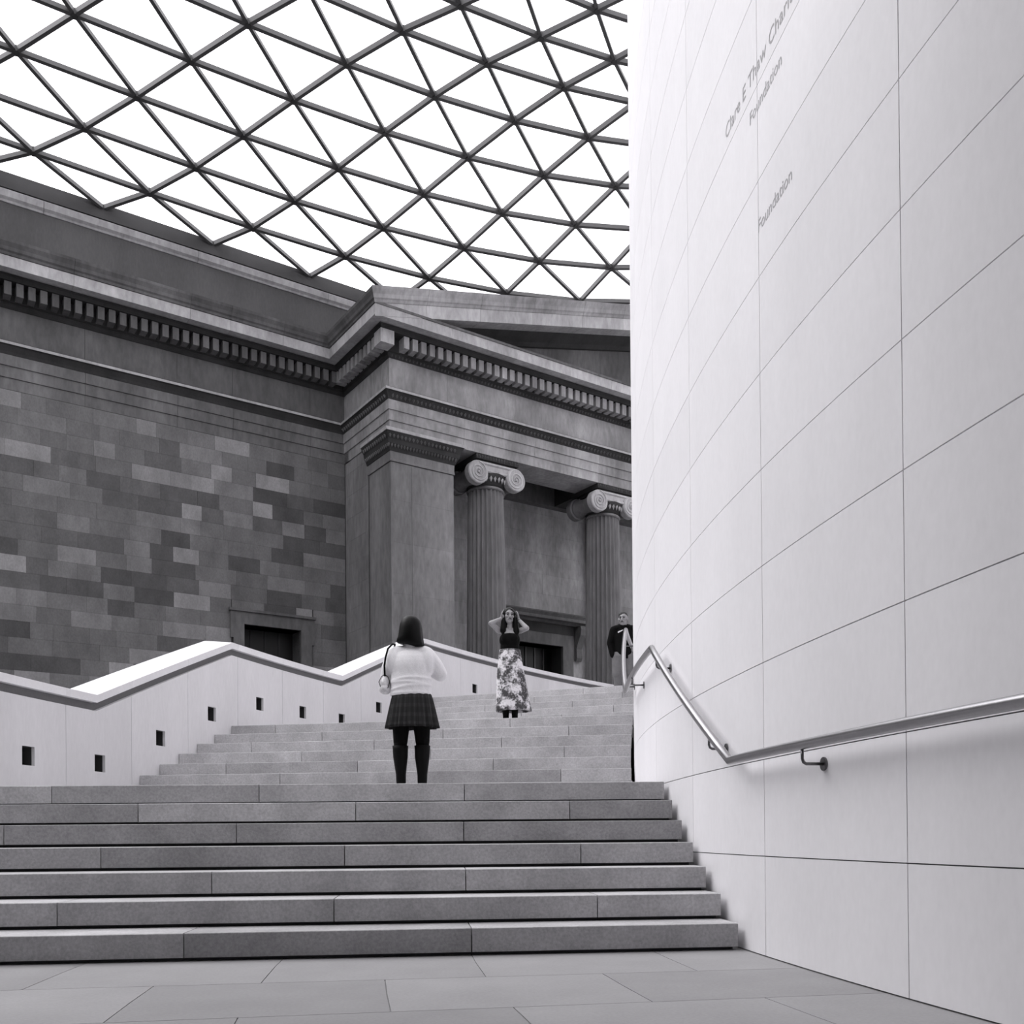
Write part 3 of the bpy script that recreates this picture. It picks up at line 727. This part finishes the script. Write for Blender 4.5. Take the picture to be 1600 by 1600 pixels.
def head(mb, c, fy, s=1., turn=0.):
    """head centred at c, facing fy (+1 or -1 along y)"""
    c = Vector(c); rz = Matrix.Rotation(turn, 3, 'Z')
    def q(x, y, z): return c + rz @ Vector((x * s, y * fy * s, z * s))
    ell(mb, q(0, -.012, .022), (.073 * s, .092 * s, .092 * s)); ell(mb, q(0, .018, -.045), (.055 * s, .062 * s, .072 * s)); ell(mb, q(0, .05, -.088), (.026 * s, .024 * s, .022 * s))
    capsule(mb, q(0, .082, .012), q(0, .100, -.028), .009 * s, .014 * s); ell(mb, q(-.012, .092, -.03), (.01 * s, .01 * s, .008 * s)); ell(mb, q(.012, .092, -.03), (.01 * s, .01 * s, .008 * s))
    for sx in (-1, 1):
        ell(mb, q(sx * .074, -.005, -.005), (.011 * s, .02 * s, .031 * s)); ell(mb, q(sx * .038, .055, -.02), (.024 * s, .022 * s, .02 * s)); capsule(mb, q(sx * .012, .078, .03), q(sx * .048, .064, .03), .011 * s, .010 * s, n=8)
    capsule(mb, q(-.02, .074, -.058), q(.02, .074, -.058), .012 * s, .012 * s, n=8)
    return q
def face_parts(p, q, s=1.):
    for sx in (-1, 1):
        mb = MB(); ell(mb, q(sx * .031, .0735, .008), (.014 * s, .009 * s, .0075 * s), 10); mb.build('eye', M['eye'], p, True)
        mb = MB(); mb.tube([q(sx * .013, .088, .026), q(sx * .032, .083, .032), q(sx * .050, .066, .026)], .0042 * s, 6); mb.build('eyebrow', M['blackhair'], p, True)
    mb = MB(); mb.tube([q(-.025, .080, -.060), q(-.01, .089, -.056), q(.01, .089, -.056), q(.025, .080, -.060)], [.004 * s, .0075 * s, .0075 * s, .004 * s], 8); mb.build('mouth', M['lips'], p, True)
def loft(name, zs, fn, m, parent, n=120, smooth=True, thick=None):
    """open skirt-like surface: fn(z, angle) -> (x, y)"""
    mb = MB(); rows = [[(*fn(z, 2 * pi * k / n), z) for k in range(n)] for z in zs]
    mb.grid(rows, True, False)
    me = mb.mesh(name, smooth)
    uv = me.uv_layers.new(name='UVMap'); n_z = len(zs)
    for poly in me.polygons:
        ks = [me.loops[l].vertex_index % n for l in poly.loop_indices]
        wrap = max(ks) - min(ks) > n / 2
        for l in poly.loop_indices:
            v = me.loops[l].vertex_index; k, zi = v % n, v // n
            uv.data[l].uv = ((k + (n if wrap and k < n / 2 else 0)) / n, zi / (n_z - 1))
    o = link(name, me, m, parent)
    sol = o.modifiers.new('thickness', 'SOLIDIFY'); sol.thickness = .006; sol.offset = -1
    return o
def person(name, loc, rz, label):
    p = empty(name, loc, rz); return tag(p, label, 'person')
def two_mats(me, m0, m1, test):
    me.materials.clear(); me.materials.append(m0); me.materials.append(m1)
    for poly in me.polygons: poly.material_index = 1 if test(poly.center) else 0

# ---- woman with her back to the camera on the first landing
def woman_back():
    p = person('person', (-.9478, 9.35, 7 * RI), 0, 'person seen from behind in white sweater, plaid skirt and tall black boots')
    mb = MB()
    for sx in (-1, 1):
        hip, knee, ank = (sx * .088, 0, .86), (sx * .105, .012, .47), (sx * .100, 0, .10)
        capsule(mb, hip, knee, .105, .068); capsule(mb, knee, (sx * .104, -.012, .36), .064, .063); capsule(mb, (sx * .104, -.012, .36), ank, .063, .040); capsule(mb, ank, (sx * .112, .12, .045), .038, .032)
    ell(mb, (0, 0, .90), (.185, .14, .13)); capsule(mb, (0, 0, .95), (0, 0, 1.18), .16, .155, .78); ell(mb, (0, 0, 1.21), (.17, .12, .16)); capsule(mb, (-.13, 0, 1.325), (.13, 0, 1.325), .058, .058)
    capsule(mb, (0, 0, 1.34), (0, .012, 1.46), .052, .048); q = head(mb, (0, .02, 1.545), 1, 1.02)
    for sx, el, wr in ((1, (.272, .07, 1.125), (.085, .285, 1.235)), (-1, (-.232, .06, 1.085), (-.07, .285, 1.225))):
        sh = (sx * .168, 0, 1.315); capsule(mb, sh, el, .052, .043); capsule(mb, el, wr, .043, .027)
        hand(mb, wr, (-sx * .45, .35, .75), (0, .6, -.5) if 0 else (-sx * .8, .3, 0), sx, .5)
    me = remesh(mb, .0065, 4); two_mats(me, M['skin'], M['black'], lambda c: c.z < .95); link('body', me, None, p); face_parts(p, q, 1.02)
    # sweater
    mb = MB(); ell(mb, (0, -.005, 1.18), (.198, .152, .185)); capsule(mb, (0, 0, .955), (0, 0, 1.13), .196, .192, .78); capsule(mb, (0, 0, .87), (0, 0, .96), .190, .192, .78)
    capsule(mb, (-.125, 0, 1.312), (.125, 0, 1.312), .076, .076); capsule(mb, (0, 0, 1.32), (0, .004, 1.385), .075, .07)
    for sx, el, wr in ((1, (.272, .07, 1.125), (.10, .27, 1.225)), (-1, (-.232, .06, 1.085), (-.085, .27, 1.215))):
        sh = (sx * .155, 0, 1.30); mid = tuple((a + b) / 2 + c_ for a, b, c_ in zip(sh, el, (sx * .012, 0, -.012))); capsule(mb, sh, mid, .074, .078); capsule(mb, mid, el, .078, .070); capsule(mb, el, wr, .070, .044)
    for sx in (-1, 1): ell(mb, (sx * .15, 0, 1.23), (.085, .11, .14))
    for z, tl in ((.985, .02), (1.02, -.015), (1.06, .01)):
        mb.tube([(.190 * cos(a), .150 * sin(a), z + tl * cos(a) + .006 * sin(3 * a)) for a in [2 * pi * k / 28 for k in range(29)]], .011, 8)
    mb.tube([(.186 * cos(a), .147 * sin(a), .925) for a in [2 * pi * k / 28 for k in range(29)]], .012, 8)
    me = remesh(mb, .0075, 9); cut(me, .906); cut(me, co=(0, 0, 1.412), no=(0, 0, 1)); link('sweater', me, M['knit'], p)
    # pleated skirt
    NP = 15
    def sk(z, a):
        t = (.925 - z) / .325; t = max(0, min(1, t)); rx, ry = .184 + .068 * t ** .8, .145 + .070 * t ** .8
        ph = a * NP / (2 * pi); saw = (ph - math.floor(ph)); f_ = (.5 - abs(saw - .35)) ; am = .012 + .14 * t
        k = 1 + am * (f_ * 2 - .6); return (rx * k * cos(a) + .008, ry * k * sin(a))
    loft('skirt', [.925, .90, .86, .82, .78, .74, .70, .66, .63, .603], sk, M['plaid'], p, NP * 12)
    # boots
    for sx in (-1, 1):
        mb = MB(); cx_ = sx * .104
        rows = []
        for z, rx, ry, yo in ((.02, .036, .045, -.005), (.05, .040, .048, -.005), (.10, .046, .052, 0), (.16, .047, .054, 0), (.24, .058, .064, -.010), (.33, .070, .076, -.014), (.40, .073, .077, -.008), (.435, .076, .080, -.006), (.435, .066, .070, -.006), (.38, .06, .066, -.006)):
            rows.append([(cx_ + rx * cos(2 * pi * k / 20) - sx * .004 * (.43 - z) / .4, yo + ry * sin(2 * pi * k / 20), z) for k in range(20)])
        mb.grid(rows, True, True)
        b = mb.build('boot', M['boot'], p, True)
        mb = MB(); rows = []
        for y, rx, h in ((-.055, .028, .07), (-.03, .036, .085), (.03, .038, .09), (.08, .042, .07), (.13, .042, .055), (.165, .032, .045), (.185, .014, .03)):
            rows.append([(cx_ + sx * .03 * max(0, y) / .18 + rx * cos(a), y, .012 + h * (.5 + .5 * sin(a))) for a in [2 * pi * k / 14 for k in range(14)]])
        mb.grid(rows, True, True).build('foot', M['boot'], b, True)
        MB().box(cx_ - .036, cx_ + .036, -.056, .01, 0, .032).build('heel', M['boot'], b)
        MB().box(cx_ - .036, cx_ + .044, .01, .15, 0, .014).build('sole', M['boot'], b)
    # hair
    mb = MB(); rows = []
    for z, rx, ry, yo in ((1.672, .012, .014, 0), (1.667, .040, .045, 0), (1.652, .066, .078, 0), (1.625, .088, .102, 0), (1.585, .102, .117, -.002), (1.54, .109, .120, -.006), (1.50, .113, .114, -.016), (1.46, .118, .104, -.028), (1.425, .126, .092, -.036), (1.40, .131, .080, -.040), (1.385, .118, .066, -.040), (1.38, .06, .03, -.04)):
        rows.append([(rx * cos(a) * (1 + .02 * sin(9 * a)) + .004 * (1.67 - z) / .3 * sin(5 * a), yo + ry * sin(a), z - (.018 * cos(a) * (1 if z < 1.45 else 0)) * -1 * -1) for a in [2 * pi * k / 40 for k in range(40)]])
    mb.grid(rows, True, True); me = mb.mesh('hair', True); cut(me, co=(0, .062, 0), no=(0, 1, -.25)); link('hair', me, M['blackhair'], p)
    return p
w1 = woman_back()
bag = empty('handbag', (-.9478 - .245, 9.35 + .0, 7 * RI + .925)); tag(bag, 'small pale shoulder bag with black strap on the sweater person', 'bag')
mb = MB(); ell(mb, (0, 0, .085), (.055, .085, .085)); ell(mb, (0, 0, .05), (.058, .095, .05)); ell(mb, (0, 0, .13), (.04, .06, .05)); me = remesh(mb, .007, 4); link('pouch', me, M['bag'], bag)
mb = MB(); mb.tube([(-.03, -.07, .05), (-.052, -.055, .11), (-.03, -.035, .165), (.0, -.03, .185), (.03, -.035, .165), (.05, -.055, .11), (.035, -.078, .05)], .0035, 6).build('trim_cord', M['boot'], bag, True)
mb = MB(); mb.tube([(.002, -.03, .17), (.004, -.08, .26), (.018, -.09, .34), (.04, -.085, .42), (.075, -.045, .468), (.095, .0, .478), (.085, .05, .46), (.05, .10, .36), (.02, .09, .26), (.004, .04, .17)], .009, 8).build('strap', M['boot'], bag, True)

# ---- woman facing the camera, hands raised to her hair
def woman_front():
    p = person('person', (-.0101, 13.7, 14 * RI), 0, 'person facing the camera in black top and long floral skirt, hands at head')
    mb = MB()
    for sx in (-1, 1):
        hip, knee, ank = (sx * .075, 0, .84), (sx * .07, -.01, .46), (sx * .06, 0, .08)
        capsule(mb, hip, knee, .088, .055); capsule(mb, knee, ank, .052, .034); capsule(mb, ank, (sx * .07, -.11, .035), .034, .028)
    ell(mb, (0, 0, .89), (.15, .11, .12)); capsule(mb, (0, 0, .95), (0, 0, 1.14), .118, .118, .75); ell(mb, (0, -.01, 1.19), (.132, .098, .12)); capsule(mb, (-.11, 0, 1.30), (.11, 0, 1.30), .044, .044)
    for sx in (-1, 1): ell(mb, (sx * .055, -.075, 1.185), (.055, .05, .055))
    capsule(mb, (0, 0, 1.30), (0, -.012, 1.42), .043, .041); q = head(mb, (-.008, -.025, 1.505), -1, 1.0, .18)
    for sx, el, wr in ((-1, (-.258, -.12, 1.385), (-.115, -.035, 1.468)), (1, (.236, -.15, 1.305), (.130, -.045, 1.445))):
        sh = (sx * .148, 0, 1.305); capsule(mb, sh, el, .042, .035); capsule(mb, el, wr, .036, .023); hand(mb, wr, (-sx * .15, .45, .85), (-sx * .95, -.1, 0), -1 * sx * -1, .3, .95)
    me = remesh(mb, .006, 4); two_mats(me, M['skin'], M['black'], lambda c: c.z < .5); link('body', me, None, p); face_parts(p, q)
    mb = MB(); ell(mb, (0, -.008, 1.17), (.146, .112, .13)); capsule(mb, (0, 0, 1.0), (0, 0, 1.14), .136, .128, .78)
    for sx in (-1, 1): ell(mb, (sx * .055, -.078, 1.185), (.062, .056, .062)); mb.tube([(sx * .095, -.085, 1.21), (sx * .105, -.05, 1.32), (sx * .105, .01, 1.352), (sx * .10, .06, 1.30), (sx * .09, .085, 1.2)], .016, 8)
    me = remesh(mb, .0065, 3); cut(me, 1.02); link('top', me, M['black'], p)
    def sk(z, a):
        t = max(0, min(1, (1.04 - z) / .86)); rx, ry = .138 + .105 * t ** .75, .108 + .10 * t ** .75
        w_ = 1 + (.01 + .075 * t) * (sin(9 * a + 1.2 * sin(2 * a)) * .6 + sin(5 * a + 2) * .4); return (rx * w_ * cos(a) + .045 * t * t, ry * w_ * sin(a))
    loft('skirt', [1.04 - .043 * k for k in range(21)], sk, M['floral'], p, 144)
    mb = MB(); mb.tube([(.139 * cos(a), .109 * sin(a), 1.03) for a in [2 * pi * k / 32 for k in range(33)]], .008, 8).build('waistband', M['floral'], p, True)
    for sx in (-1, 1):
        mb = MB(); rows = []
        for z, r_ in ((.0, .04), (.05, .042), (.12, .042), (.2, .050), (.3, .056)): rows.append([(sx * .062 + r_ * cos(2 * pi * k / 16), r_ * sin(2 * pi * k / 16), z) for k in range(16)])
        b = mb.grid(rows, True, True).build('boot', M['boot'], p, True)
        mb = MB(); rows = []
        for y, rx, h in ((.045, .03, .06), (0, .04, .08), (-.06, .042, .065), (-.11, .04, .05), (-.15, .028, .04), (-.165, .01, .02)): rows.append([(sx * .066 + rx * cos(2 * pi * k / 12), y, h * (.5 + .5 * sin(2 * pi * k / 12))) for k in range(12)])
        mb.grid(rows, True, True).build('foot', M['boot'], b, True)
    mb = MB(); ell(mb, (-.008, -.005, 1.535), (.088, .098, .092)); ell(mb, (0, .05, 1.42), (.098, .05, .16))
    for sx, zz_ in ((-1, 1.30), (1, 1.27)): capsule(mb, (sx * .078, -.02, 1.46), (sx * .092, -.045, zz_), .036, .042); capsule(mb, (sx * .05, .04, 1.5), (sx * .09, .02, zz_), .045, .045)
    me = remesh(mb, .007, 3)
    bm = bmesh.new(); bm.from_mesh(me)   # open the face
    rz_ = Matrix.Rotation(-.18, 3, 'Z')
    kill = []
    for v in bm.verts:
        d = rz_ @ (v.co - Vector((-.008, -.025, 1.505)))
        if d.y < -.035 and (d.x / .060) ** 2 + ((d.z + .03) / .105) ** 2 < 1: kill.append(v)
    bmesh.ops.delete(bm, geom=kill, context='VERTS'); bm.to_mesh(me); bm.free()
    link('hair', me, M['blackhair'], p)
    mb = MB(); mb.tube([(.130 + .027 * cos(a), -.045 + .027 * sin(a), 1.443 + .006 * cos(a)) for a in [2 * pi * k / 16 for k in range(17)]], .006, 6, False).build('bracelet', M['boot'], p, True)
    return p
woman_front()

# ---- man on the upper landing
def man():
    p = person('person', (2.215, 19.2, 21 * RI), 0, 'person in black hooded sweatshirt and grey trousers at top of stairs')
    mb = MB()
    for sx in (-1, 1):
        capsule(mb, (sx * .10, 0, .84), (sx * .12, -.01, .46), .1, .065); capsule(mb, (sx * .12, -.01, .46), (sx * .12, .01, .09), .06, .04); capsule(mb, (sx * .12, .01, .08), (sx * .14, -.14, .04), .04, .035)
    ell(mb, (0, 0, .88), (.17, .13, .13)); capsule(mb, (0, 0, .95), (0, 0, 1.2), .16, .165, .75); ell(mb, (0, 0, 1.22), (.19, .125, .17)); capsule(mb, (-.16, 0, 1.345), (.16, 0, 1.345), .062, .062)
    capsule(mb, (0, 0, 1.33), (-.01, -.015, 1.46), .062, .060); q = head(mb, (-.02, -.03, 1.53), -1, 1.2, -.35)
    for sx in (-1, 1):
        sh, el, wr = (sx * .205, 0, 1.33), (sx * .262, .03, 1.06), (sx * .215, -.02, .83); capsule(mb, sh, el, .058, .046); capsule(mb, el, wr, .045, .032); hand(mb, wr, (-sx * .75, -.1, -.8), (-sx, 0, .4), 1 if sx < 0 else -1, .4, 1.0)
    me = remesh(mb, .007, 4); two_mats(me, M['skin'], M['trouser'], lambda c: c.z < .8 and abs(c.x) < .2); link('body', me, None, p); face_parts(p, q, 1.2)
    mb = MB(); ell(mb, (0, 0, 1.18), (.215, .15, .2)); capsule(mb, (0, 0, .84), (0, 0, 1.16), .195, .20, .78); capsule(mb, (-.155, 0, 1.34), (.155, 0, 1.34), .08, .08)
    for sx in (-1, 1): capsule(mb, (sx * .20, 0, 1.32), (sx * .268, .02, 1.07), .08, .070); capsule(mb, (sx * .268, .02, 1.07), (sx * .225, -.02, .83), .068, .058)
    mb.tube([(.105 * cos(a), .03 + .09 * sin(a), 1.405 + .03 * sin(a)) for a in [2 * pi * k / 24 for k in range(25)]], .036, 10); ell(mb, (0, .1, 1.38), (.11, .06, .08))
    me = remesh(mb, .0085, 3); cut(me, .745); link('hoodie', me, M['black'], p)
    mb = MB()
    for sx in (-1, 1): capsule(mb, (sx * .10, 0, .80), (sx * .13, -.01, .45), .135, .105); capsule(mb, (sx * .125, -.01, .45), (sx * .125, .01, .12), .095, .075)
    ell(mb, (0, 0, .82), (.185, .145, .13)); me = remesh(mb, .009, 3); cut(me, .07); link('trousers', me, M['trouser'], p)
    for sx in (-1, 1):
        mb = MB(); rows = []
        for y, rx, h in ((.06, .035, .08), (.02, .045, .1), (-.06, .048, .08), (-.14, .046, .06), (-.19, .034, .05), (-.21, .012, .03)): rows.append([(sx * .13 + rx * cos(2 * pi * k / 12), y, h * (.5 + .5 * sin(2 * pi * k / 12))) for k in range(12)])
        mb.grid(rows, True, True).build('shoe', M['boot'], p, True)
    mb = MB(); ell(mb, (-.018, -.015, 1.588), (.092, .115, .092)); me = remesh(mb, .007, 2); cut(me, co=(-.02, -.075, 1.60), no=(0, -.75, -.9)); link('hair', me, M['brownhair'], p)
    mb = MB(); L_ = [(-.135, -.146, 1.245), (-.105, -.154, 1.262), (-.065, -.161, 1.277), (-.035, -.165, 1.293)]
    mb.tube(L_, [.011, .013, .009, .006], 6); t = mb.build('chest_print', M['white'], p); t['label'] = 'small white slanted mark on the chest'
man()
